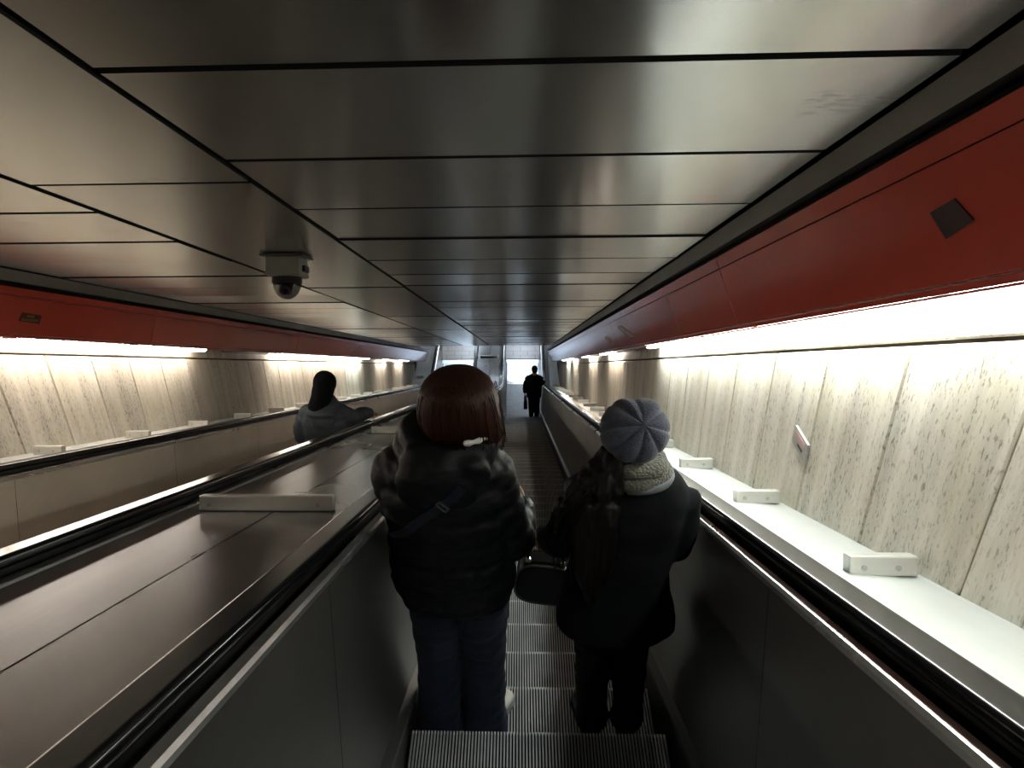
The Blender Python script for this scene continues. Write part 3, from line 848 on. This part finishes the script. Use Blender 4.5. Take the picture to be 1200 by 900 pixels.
# --- woman in the black quilted jacket
def woman_jacket():
    root = empty('person', base_on_step(1, CE, -.24, .205))
    tag(root, 'woman with red-brown bobbed hair in a black puffer jacket and blue jeans, back turned', 'person')
    J = legs(-.104, .086, 0, .002, .86, toe=(-.03, .085))
    J.update(sh=(-.022, 0, 1.43), sw=.185, head=(.035, .015, 1.605),
             armL=((-.19, 0, 1.375), (-.185, .0, 1.09), (-.11, .21, 1.02)), armR=((.150, 0, 1.36), (.212, .0, 1.045), (.248, .215, 1.035)),
             handL=((.7, .6, .1), (.2, -.2, .9)), handR=((-.28, .95, .05), (-.9, -.25, .3)))
    body(root, J); face_parts(root, J['head'])
    trousers(root, J, .98, M['jeans'], .094, .088, .120, 'jeans', .008, .022)
    for key in 'LR': shoe(root, J['leg'+key][2], J['toe'+key], [M['white_leather']], [M['sole']], .050)
    mb = MB()
    torso(mb, [(.80, -.005, 0, .190, .140), (.815, -.005, 0, .204, .156), (.88, -.008, 0, .218, .163), (.95, -.012, 0, .222, .165), (1.05, -.018, -.005, .212, .158), (1.2, -.022, -.012, .208, .152),
               (1.33, -.024, -.014, .212, .148), (1.42, -.024, -.010, .196, .130), (1.48, -.02, -.005, .14, .11), (1.52, -.01, 0, .09, .09)], quilt=.013, pitch=.105)
    sleeve(mb, [((-.170, -.005, 1.40), .080), ((-.198, -.005, 1.34), .078), ((-.190, .0, 1.22), .066), ((-.170, .02, 1.09), .062), ((-.125, .17, 1.03), .056), ((-.11, .21, 1.02), .045)], .009)
    sleeve(mb, [((.115, -.005, 1.40), .078), ((.140, -.005, 1.34), .080), ((.172, -.005, 1.20), .076), ((.210, .0, 1.05), .072), ((.222, .06, 1.03), .066), ((.238, .16, 1.03), .054), ((.247, .205, 1.035), .040)], .010)
    jk = union(mb, 'jacket', .009, 2, M['black_nylon'], root, lambda c: .010*noise.noise(Vector((c.x*9, c.y*9, c.z*16)))+.004*noise.noise(Vector((c.x*26, c.y*26, c.z*40))))
    mb = MB()
    # hood lying folded round the neck and down the back
    for rr, z, cy, hx, hy, a0, a1 in ((.058, 1.485, -.005, .125, .105, -40, 220), (.050, 1.530, .0, .106, .095, -35, 215)):
        pts = []
        for k in range(17):
            a = R(180+a0+(a1-a0)*k/16); sag = -.035*max(0, -math.sin(a))
            pts.append(((-.01+hx*math.cos(a), cy+hy*math.sin(a), z+sag), rr))
        mb.limb(pts, n=12)
    mb.ell((-.035, -.125, 1.40), (.150, .062, .125)); mb.ell((-.085, -.105, 1.475), (.075, .055, .075)); mb.ell((.045, -.11, 1.445), (.105, .055, .072))
    hd = union(mb, 'hood', .009, 5, M['black_nylon'], jk, lambda c: .014*noise.noise(Vector((c.x*11, c.y*11, c.z*19))))
    mb = MB(); pts = []
    for k in range(13):
        a = R(-68+40*k/12); pts.append(((.012+.138*math.cos(a), -.008+.136*math.sin(a), 1.584-.022*math.cos(a)), .0085+.002*math.sin(k*1.3)))
    mb.limb(pts, n=8, squash=1.2); mb.build('collar', M['shirt'], root, smooth=True)
    # bobbed hair
    H = Vector(J['head']); mb = MB(); rings = []; n = 120
    prof = [(1.757, .012, .012), (1.753, .050, .052), (1.738, .088, .092), (1.712, .114, .116), (1.685, .126, .126), (1.655, .134, .129), (1.625, .138, .130), (1.600, .138, .128), (1.580, .136, .123), (1.563, .132, .116), (1.552, .124, .106)]
    for z, hx, hy in prof:
        ring = []
        for i in range(n):
            a = 2*math.pi*i/n; ca, sa = math.cos(a), math.sin(a)
            front = max(0, sa-.25)/.75 if z < 1.70 else 0
            s = 1-.50*front**.5 if front > 0 else 1
            st = 1+.022*noise.noise(Vector((a*14, z*1.2, 3)))+.030*noise.noise(Vector((math.cos(a)*2.2, math.sin(a)*2.2, z*3)))
            lo = 0
            q = max(0, (1.625-z)/.073)
            lo = q*(-.052*max(0, ca)**3 + .012*noise.noise(Vector((a*7, 0, 1))) + .008*noise.noise(Vector((a*25, 0, 4))))
            x = hx*ca*s*st
            if ca > 0: x += .016*ca*q
            ring.append((H.x+x, H.y-.014+hy*sa*s*st, z+lo))
        rings.append(ring)
    mb.loft(rings); hr = mb.build('hair', M['hair_red'], root, smooth=True)
    mb = MB(); random.seed(11)
    for k in range(90):
        a = R(random.uniform(-165, 25)); ca, sa = math.cos(a), math.sin(a); rr = random.uniform(.97, 1.03)
        low = 1.548-.055*max(0, ca)**3-random.random()*.022
        z0 = random.uniform(1.64, 1.71); pts = []
        for j in range(6):
            z = z0+(low-z0)*j/5; e = (.90, .955, .985, 1, 1, 1)[j]-.12*max(0, (1.61-z)/.08)*(1 if ca < .5 else .2)
            pts.append(((H.x+.139*ca*rr*e+(.020*ca*j/5 if ca > 0 else 0)+.003*math.sin(k+j), H.y-.014+.130*sa*rr*e, z), .0016*(1-.5*j/5)))
        mb.limb(pts, n=5)
    mb.build('loose_strands', M['hair_red'], hr, smooth=True)
    # bag strap over the back, worn crossbody
    bag = empty('shoulder_bag', root.location+Vector((-.1, .2, .95))); tag(bag, 'crossbody bag with a navy strap and metal slider over the back of the puffer jacket', 'bag')
    off = root.location-bag.location
    dg = bpy.context.evaluated_depsgraph_get(); dg.update()
    from mathutils.bvhtree import BVHTree
    trees = [BVHTree.FromObject(x, dg) for x in (jk, hd)]
    def on_back(x, z):
        best = None
        for t in trees:
            h = t.ray_cast(Vector((x, -.6, z)), Vector((0, 1, 0)))
            if h[0] is not None and (best is None or h[0].y < best): best = h[0].y
        return best if best is not None else -.12
    A = Vector((-.215, 0, 1.165)); B = Vector((.05, 0, 1.425))
    ctr = []
    for k in range(25):
        p = A.lerp(B, k/24); ys = [on_back(p.x+dx, p.z+dz) for dx, dz in ((0,0), (.012,-.013), (-.012,.013))]
        ctr.append(Vector((p.x, min(ys)-.004, p.z)))
    for _ in range(2): ctr = [ctr[0]]+[Vector((q.x, min(q.y, (p.y+r.y)/2), q.z)) for p, q, r in zip(ctr, ctr[1:], ctr[2:])]+[ctr[-1]]
    dr = (B-A).normalized(); nrm = Vector((-dr.z, 0, dr.x))
    mb = MB(); mb.loft([[p+off+nrm*.017, p+off+nrm*.017+Vector((0,.003,0)), p+off-nrm*.017+Vector((0,.003,0)), p+off-nrm*.017] for p in ctr]); st = mb.build('strap', M['navy_strap'], bag)
    p = ctr[18]+off; mb = MB()
    for s in (-1, 1): mb.box(-.003, .003, -.005, .001, -.021, .021, 0, lambda x, y, z, s=s: p+dr*(x+s*.008)+Vector((0, y, 0))+nrm*z)
    for s in (-1, 1): mb.box(-.011, .011, -.005, .001, -.003, .003, 0, lambda x, y, z, s=s: p+dr*x+Vector((0, y, 0))+nrm*(z+s*.020))
    mb.build('slider_buckle', M['screw'], st)
    mb = MB(); c = Vector((-.1, .235, .88))+off; mb.box(c.x-.12, c.x+.12, c.y-.03, c.y+.05, c.z-.09, c.z+.09); mb.build('pouch', M['black_leather'], bag, bevel=.015)
woman_jacket()

# --- woman in the woollen hat
def woman_hat():
    root = empty('person', base_on_step(1, CE, .375, .205))
    tag(root, 'woman in a slate woollen beret, knitted scarf and long black coat, back turned', 'person')
    J = legs(-.085, .065, 0, -.02, .83, toe=(-.03, .03), spread=.09)
    J.update(sh=(.02, 0, 1.34), sw=.175, head=(.0, .025, 1.508),
             armL=((-.125, 0, 1.24), (-.235, .0, 1.04), (-.276, .165, .925)), armR=((.150, 0, 1.24), (.188, -.0, 1.03), (.13, .20, 1.06)),
             handL=((-.05, .15, -1), (0, 1, .15)), handR=((-.7, .6, .15), (-.3, -.3, .9)), curl=85)
    body(root, J, .97); face_parts(root, J['head'], .97)
    trousers(root, J, .95, M['black_cloth'], .066, .070, .095, 'trousers', .006, .075)
    for key in 'LR': shoe(root, J['leg'+key][2], J['toe'+key], [M['black_leather']], [M['dark_sole']], .048, boot=.14)
    mb = MB()
    torso(mb, [(.655, -.015, .0, .215, .150), (.67, -.015, 0, .232, .166), (.72, -.014, 0, .228, .162), (.80, -.018, 0, .205, .150), (.95, -.012, 0, .182, .138), (1.08, .005, -.005, .178, .132),
               (1.20, .015, -.010, .190, .132), (1.28, .02, -.008, .192, .120), (1.335, .02, -.002, .160, .100), (1.38, .015, 0, .10, .085)])
    sleeve(mb, [((-.120, 0, 1.275), .062), ((-.160, 0, 1.235), .070), ((-.212, .0, 1.12), .064), ((-.235, .005, 1.04), .064), ((-.262, .10, .97), .056), ((-.274, .155, .935), .047)])
    sleeve(mb, [((.145, 0, 1.275), .062), ((.188, 0, 1.235), .070), ((.194, -.005, 1.12), .064), ((.190, .0, 1.03), .060), ((.178, .08, 1.02), .058), ((.14, .18, 1.05), .050)])
    ct = union(mb, 'coat', .009, 4, M['black_wool'], root, lambda c: .008*noise.noise(Vector((c.x*12, c.y*12, c.z*(5 if c.z < .95 else 14)))))
    mb = MB(); pts = []
    for k in range(15):
        a = R(-105+120*k/14); pts.append(((.015+.122*math.cos(a), -.005+.108*math.sin(a), 1.362-.008*math.sin(a)), .012))
    mb.limb(pts, n=8, squash=1.6); mb.build('collar_edge', M['grey_mesh'], ct, smooth=True)
    # knitted scarf: two thick uneven loops
    mb = MB()
    for z, hx, hy, rr, tilt in ((1.375, .088, .088, .040, .010), (1.418, .080, .084, .036, -.012), (1.395, .070, .075, .035, .0)):
        n = 40; rings = []
        for k in range(n+1):
            a = 2*math.pi*k/n; c = Vector((.012+hx*math.cos(a), .0+hy*math.sin(a), z+tilt*math.cos(a)-.012*math.sin(a)))
            o_ = Vector((math.cos(a), math.sin(a), 0)); r_ = rr*(1+.10*math.sin(5*a+z*30))
            rings.append([c+o_*r_*math.cos(2*math.pi*j/14)+Vector((0,0,1))*r_*.72*math.sin(2*math.pi*j/14) for j in range(14)])
        mb.loft(rings, cap=False)
    mb.limb([((.04, .085, 1.36), .04), ((.05, .15, 1.25), .045), ((.05, .16, 1.1), .045)], n=12, squash=.6)
    mb.build('scarf', M['scarf'], root, smooth=True)
    # beret with folds running to its button at the back of the crown
    mb = MB(); ax = Vector((.08, -.66, .74)).normalized(); X = ax.cross(Vector((0,0,1))).normalized(); Y = ax.cross(X)
    C = Vector((-.006, -.010, 1.540)); HS = .93; n = 96; rings = []
    for h, r in ((.128, .004), (.1265, .020), (.123, .040), (.114, .064), (.098, .088), (.074, .106), (.044, .116), (.012, .118), (-.020, .113), (-.045, .104), (-.060, .098), (-.068, .094), (-.060, .088)):
        ring = []
        for i in range(n):
            a = 2*math.pi*i/n
            fold = abs(math.sin(4*(a+.22*noise.noise(Vector((math.cos(a)*1.7, math.sin(a)*1.7, h*6))))+.4+1.2*h)); q = min(1, r/.06)*min(1, max(0, (h+.07)/.08))
            rr = r*(1+.11*q*(fold**.5-.6)+.05*noise.noise(Vector((math.cos(a)*2, math.sin(a)*2, h*12))))
            hh = h-.022*q*(1-fold**.45)*min(1, r/.03)+.006*noise.noise(Vector((math.cos(a)*3, math.sin(a)*3, h*9+5)))
            sl = Vector((.014, -.006, -.012))*max(0, h/.12)
            ring.append(C+(ax*hh+X*rr*math.cos(a)+Y*rr*math.sin(a)+sl)*HS)
        rings.append(ring)
    mb.loft(rings); hat = mb.build('beret', M['hat'], root, smooth=True)
    # long hair swept over the left shoulder
    mb = MB()
    for pts in ([((-.060, -.055, 1.45), .055), ((-.095, -.085, 1.40), .056), ((-.135, -.115, 1.32), .060), ((-.150, -.135, 1.22), .058), ((-.150, -.145, 1.10), .052), ((-.135, -.150, .98), .040), ((-.125, -.15, .90), .016)],
                [((-.070, -.03, 1.46), .048), ((-.130, -.055, 1.39), .052), ((-.200, -.070, 1.31), .050), ((-.240, -.080, 1.22), .038), ((-.250, -.085, 1.15), .014)],
                [((-.06, -.08, 1.42), .035), ((-.090, -.13, 1.33), .045), ((-.10, -.155, 1.22), .048), ((-.095, -.16, 1.08), .033), ((-.09, -.155, .99), .012)]):
        mb.limb(interp([(Vector(p), r) for p, r in pts], .03), n=14, squash=.75)
    hr = union(mb, 'hair', .008, 4, M['hair_dark'], root, lambda c: .012*noise.noise(Vector((c.x*55, c.y*55, c.z*2.5)))+.006*noise.noise(Vector((c.x*14, c.y*14, c.z*3))))
    mb = MB(); random.seed(3)
    for k in range(46):
        a = Vector((-.10-random.random()*.07, -.10-random.random()*.05, 1.40-random.random()*.12)); b = a+Vector((-.06-random.random()*.06, random.uniform(-.02, .02), -.10-random.random()*.12)); c = b+Vector((random.uniform(-.02, .035), random.uniform(-.02, .02), -.08-random.random()*.13))
        mb.limb([(a, .0022), (a.lerp(b, .5)+Vector((-.012,0,.012)), .002), (b, .0017), (c, .0008)], n=5)
    mb.build('loose_strands', M['hair_dark'], hr, smooth=True)
    # handbag hanging from the left hand
    hb = Vector(J['armL'][2])+Vector((.010, .070, -.093))
    bag = empty('handbag', root.location+hb+Vector((-.005, .0, -.30))); tag(bag, 'black leather handbag with pale piping held between the two women', 'handbag')
    mb = MB(); rings = []
    def outline(q, n=40):
        out = []
        for i in range(n):
            a = 2*math.pi*i/n; ca, sa = math.cos(a), math.sin(a)
            x = .125*q*math.copysign(abs(ca)**.55, ca); z = .105*q*math.copysign(abs(sa)**.6, sa)
            x *= 1-.14*(z/.105) if z > 0 else 1+.02
            out.append((x, z+.105))
        return out
    for y, q in ((-.052, .90), (-.046, .97), (-.036, 1.0), (.036, 1.0), (.046, .97), (.052, .90)): rings.append([(x, y, z) for x, z in outline(q)])
    mb.loft(rings); bd = mb.build('bag_body', M['black_leather'], bag, smooth=False)
    for y in (-.045, .045):
        mb = MB(); ol = outline(.99, 48); r_ = []
        for i, (x, z) in enumerate(ol):
            c = Vector((x, y*1.05, z)); o_ = Vector((x, 0, z-.105)).normalized()
            r_.append([c+o_*.005*math.cos(2*math.pi*j/8)+Vector((0,1,0))*.005*math.sin(2*math.pi*j/8) for j in range(8)])
        r_.append(r_[0]); mb.loft(r_, cap=False); mb.build('piping', M['piping'], bd, smooth=True)
    mb = MB(); mb.box(-.085, .085, -.03, .03, .205, .216); mb.build('zip_top', M['black_leather'], bd, bevel=.003)
    for y in (-.030, .030):
        mb = MB(); pts = [((-.07, y, .20), .006), ((-.072, y, .25), .006)]
        for k in range(9):
            a = math.pi-math.pi*k/8; pts.append(((.062*math.cos(a), y*(.55-.40*math.sin(a)), .262+.040*math.sin(a)), .0045))
        pts += [((.072, y, .25), .006), ((.07, y, .20), .006)]
        mb.limb(pts, n=8); mb.build('handle', M['black_leather'], bag, smooth=True)
        mb = MB()
        for s in (-1, 1): mb.cyl((s*.071, y-.006, .222), (s*.071, y+.006, .222), .012, n=16)
        mb.build('handle_ring', M['trim'], bag)
    bag.rotation_euler = (0, 0, R(-8))
woman_hat()

# --- person on the far escalator
def person_grey():
    root = empty('person'); root.location = base_on_step(11, CW, -1.80, .18); root.scale = (.96, .96, .96)
    tag(root, 'person with a black head covering and grey hooded jacket on the escalator beyond the median', 'person')
    J = legs(-.09, .09, 0, 0, .88)
    hx, hy = (CW+.651-root.location.x)/.96, .36; hz = (rail_top(root.location.y+hy*.96)-root.location.z)/.96+.065
    J.update(sh=(.0, 0, 1.43), sw=.19, head=(.03, .03, 1.635),
             armL=((-.18, 0, 1.36), (-.235, -.0, 1.08), (-.16, .18, 1.03)), armR=((.18, 0, 1.36), (.245, .08, 1.20), (hx-.02, hy-.04, hz+.012)),
             handL=((.7, .7, .1), (.3, -.2, .9)), handR=((.1, 1, -.50), (0, -.45, -1)), curl=30)
    body(root, J); face_parts(root, J['head'])
    trousers(root, J, 1.0, M['dark_cloth'], .075, .078, .10)
    for key in 'LR': shoe(root, J['leg'+key][2], J['toe'+key], [M['black_leather']], [M['dark_sole']])
    mb = MB()
    torso(mb, [(.76, 0, 0, .19, .14), (.78, 0, 0, .215, .155), (.95, 0, 0, .225, .165), (1.1, 0, -.005, .215, .16), (1.22, 0, -.01, .226, .165), (1.32, 0, -.01, .212, .15), (1.41, 0, 0, .16, .12), (1.50, .01, .005, .09, .085)], quilt=.012, pitch=.11)
    sleeve(mb, [((-.13, 0, 1.37), .075), ((-.18, 0, 1.31), .088), ((-.225, -.01, 1.18), .090), ((-.238, .0, 1.08), .090), ((-.19, .13, 1.04), .07), ((-.17, .165, 1.03), .05)], .008)
    sleeve(mb, [((.13, 0, 1.37), .075), ((.18, 0, 1.32), .088), ((.225, .04, 1.255), .080), ((.240, .08, 1.225), .074), ((.5*hx+.11, .5*hy+.03, .5*hz+.640), .060), ((hx-.035, hy-.07, hz+.055), .042)], .008)
    jk = union(mb, 'jacket', .010, 3, M['grey_nylon'], root, wrinkle(.010, 10, 10, 15))
    mb = MB(); mb.ell((.01, -.14, 1.34), (.125, .06, .12)); mb.ell((.01, -.12, 1.42), (.165, .085, .045)); mb.ell((.02, -.05, 1.45), (.13, .10, .05))
    union(mb, 'hood', .010, 4, M['grey_nylon'], jk, wrinkle(.014, 11, 11, 20))
    mb = MB(); H = Vector(J['head'])
    mb.ell(H+Vector((.01,-.018,.03)), (.112, .118, .118)); mb.limb([(H+Vector((.005,-.03,-.0)), .104), (H+Vector((-.035,-.06,-.12)), .098), (H+Vector((-.065,-.085,-.22)), .105), (H+Vector((-.075,-.095,-.255)), .07)], n=18)
    union(mb, 'head_scarf', .010, 5, M['black_cloth'], root, wrinkle(.008, 12, 12, 9))
person_grey()

# --- figure near the foot of the escalator
def person_far():
    root = empty('person', base_on_step(46, CE, .385, .2))
    ys = [q for q in nosings(-1) if q[0] > root.location.y]; root.location.z = ys[0][1]+.002
    tag(root, 'dark figure near the foot of the escalator with one hand on the handrail', 'person')
    J = legs(-.075, .085, 0, 0, .88)
    hx, hy = CE+.651-root.location.x, .22; hz = rail_top(root.location.y+hy)-root.location.z+.072
    J.update(sh=(.0, 0, 1.46), sw=.19, head=(.015, .02, 1.67),
             armL=((-.20, 0, 1.41), (-.27, -.01, 1.12), (-.27, .04, .90)), armR=((.18, 0, 1.40), (.225, -.03, 1.235), (hx-.02, hy-.06, hz+.03)),
             handL=((0, .2, -1), (1, 0, 0)), handR=((.15, 1, -.4), (0, -.4, -1)), curl=30)
    body(root, J, 1.02); face_parts(root, J['head'], 1.02)
    trousers(root, J, 1.0, M['black_cloth'], .072, .078, .10)
    for key in 'LR': shoe(root, J['leg'+key][2], J['toe'+key], [M['black_leather']], [M['dark_sole']])
    mb = MB()
    torso(mb, [(.78, 0, 0, .20, .15), (.80, 0, 0, .215, .155), (1.0, 0, 0, .215, .15), (1.2, 0, -.005, .222, .145), (1.36, 0, -.008, .228, .14), (1.45, 0, 0, .19, .115), (1.52, .01, .005, .09, .085)])
    sleeve(mb, [((-.16, 0, 1.42), .072), ((-.205, 0, 1.36), .078), ((-.250, -.005, 1.16), .068), ((-.262, .02, 1.0), .060), ((-.265, .035, .92), .048)])
    sleeve(mb, [((.16, 0, 1.42), .072), ((.200, 0, 1.37), .078), ((.225, -.03, 1.27), .066), ((.230, -.03, 1.235), .062), ((hx-.04, hy-.10, hz+.062), .042)])
    union(mb, 'coat', .010, 4, M['black_wool'], root, wrinkle(.008, 10, 10, 12))
    mb = MB(); H = Vector(J['head']); mb.ell(H+Vector((0,-.024,.045)), (.088, .102, .092)); mb.ell(H+Vector((0,-.055,-.01)), (.078, .065, .075))
    union(mb, 'hair', .009, 3, M['hair_black'], root)
    # slim bag from the left hand
    b0 = Vector(J['armL'][2])+Vector((.027, .018, -.088))
    bag = empty('carrier_bag', root.location+b0+Vector((0, 0, -.42))); tag(bag, 'slim dark bag hanging from the hand of the far figure', 'bag')
    mb = MB(); mb.loft([[(x, y, z) for x, y in ((-hx, -.14), (hx, -.14), (hx, .14), (-hx, .14))] for z, hx in ((0, .045), (.05, .055), (.28, .04), (.31, .02))]); mb.build('bag_body', M['black_leather'], bag, bevel=.008)
    for x in (-.015, .015):
        mb = MB(); mb.limb([((x, -.07, .30), .005), ((x*.4, -.05, .41), .004), ((x*.35, 0, .42), .004), ((x*.4, .05, .41), .004), ((x, .07, .30), .005)], n=8); mb.build('handle', M['black_leather'], bag, smooth=True)
person_far()

# ------------------------------------------------------------------ camera, world, view
F = 970.0
cam = bpy.data.cameras.new('camera'); co = bpy.data.objects.new('camera', cam); COL.objects.link(co)
cam.sensor_fit = 'HORIZONTAL'; cam.sensor_width = 36; cam.lens = 36*F/1200
cam.shift_x = 35/1200; cam.clip_start = .02; cam.clip_end = 200
PITCH, YAW, ROLL = math.degrees(math.atan(20/F)), math.degrees(math.atan(45/F)), .23
co.matrix_world = Matrix.Translation((0, 0, ZE)) @ Matrix.Rotation(R(-30), 4, 'X') @ Matrix.Rotation(R(YAW), 4, 'Z') @ Matrix.Rotation(R(90-PITCH), 4, 'X') @ Matrix.Rotation(R(-ROLL), 4, 'Z')
S.camera = co
w = bpy.data.worlds.new('world'); S.world = w; w.use_nodes = True
w.node_tree.nodes['Background'].inputs[0].default_value = (.8,.9,1,1); w.node_tree.nodes['Background'].inputs[1].default_value = .004
S.view_settings.view_transform = 'Standard'; S.view_settings.look = 'None'; S.view_settings.exposure = 1.25; S.view_settings.gamma = .82
S.cycles.use_denoising = True
S.cycles.max_bounces = 8; S.cycles.diffuse_bounces = 5; S.cycles.glossy_bounces = 5
S.cycles.sample_clamp_indirect = 6
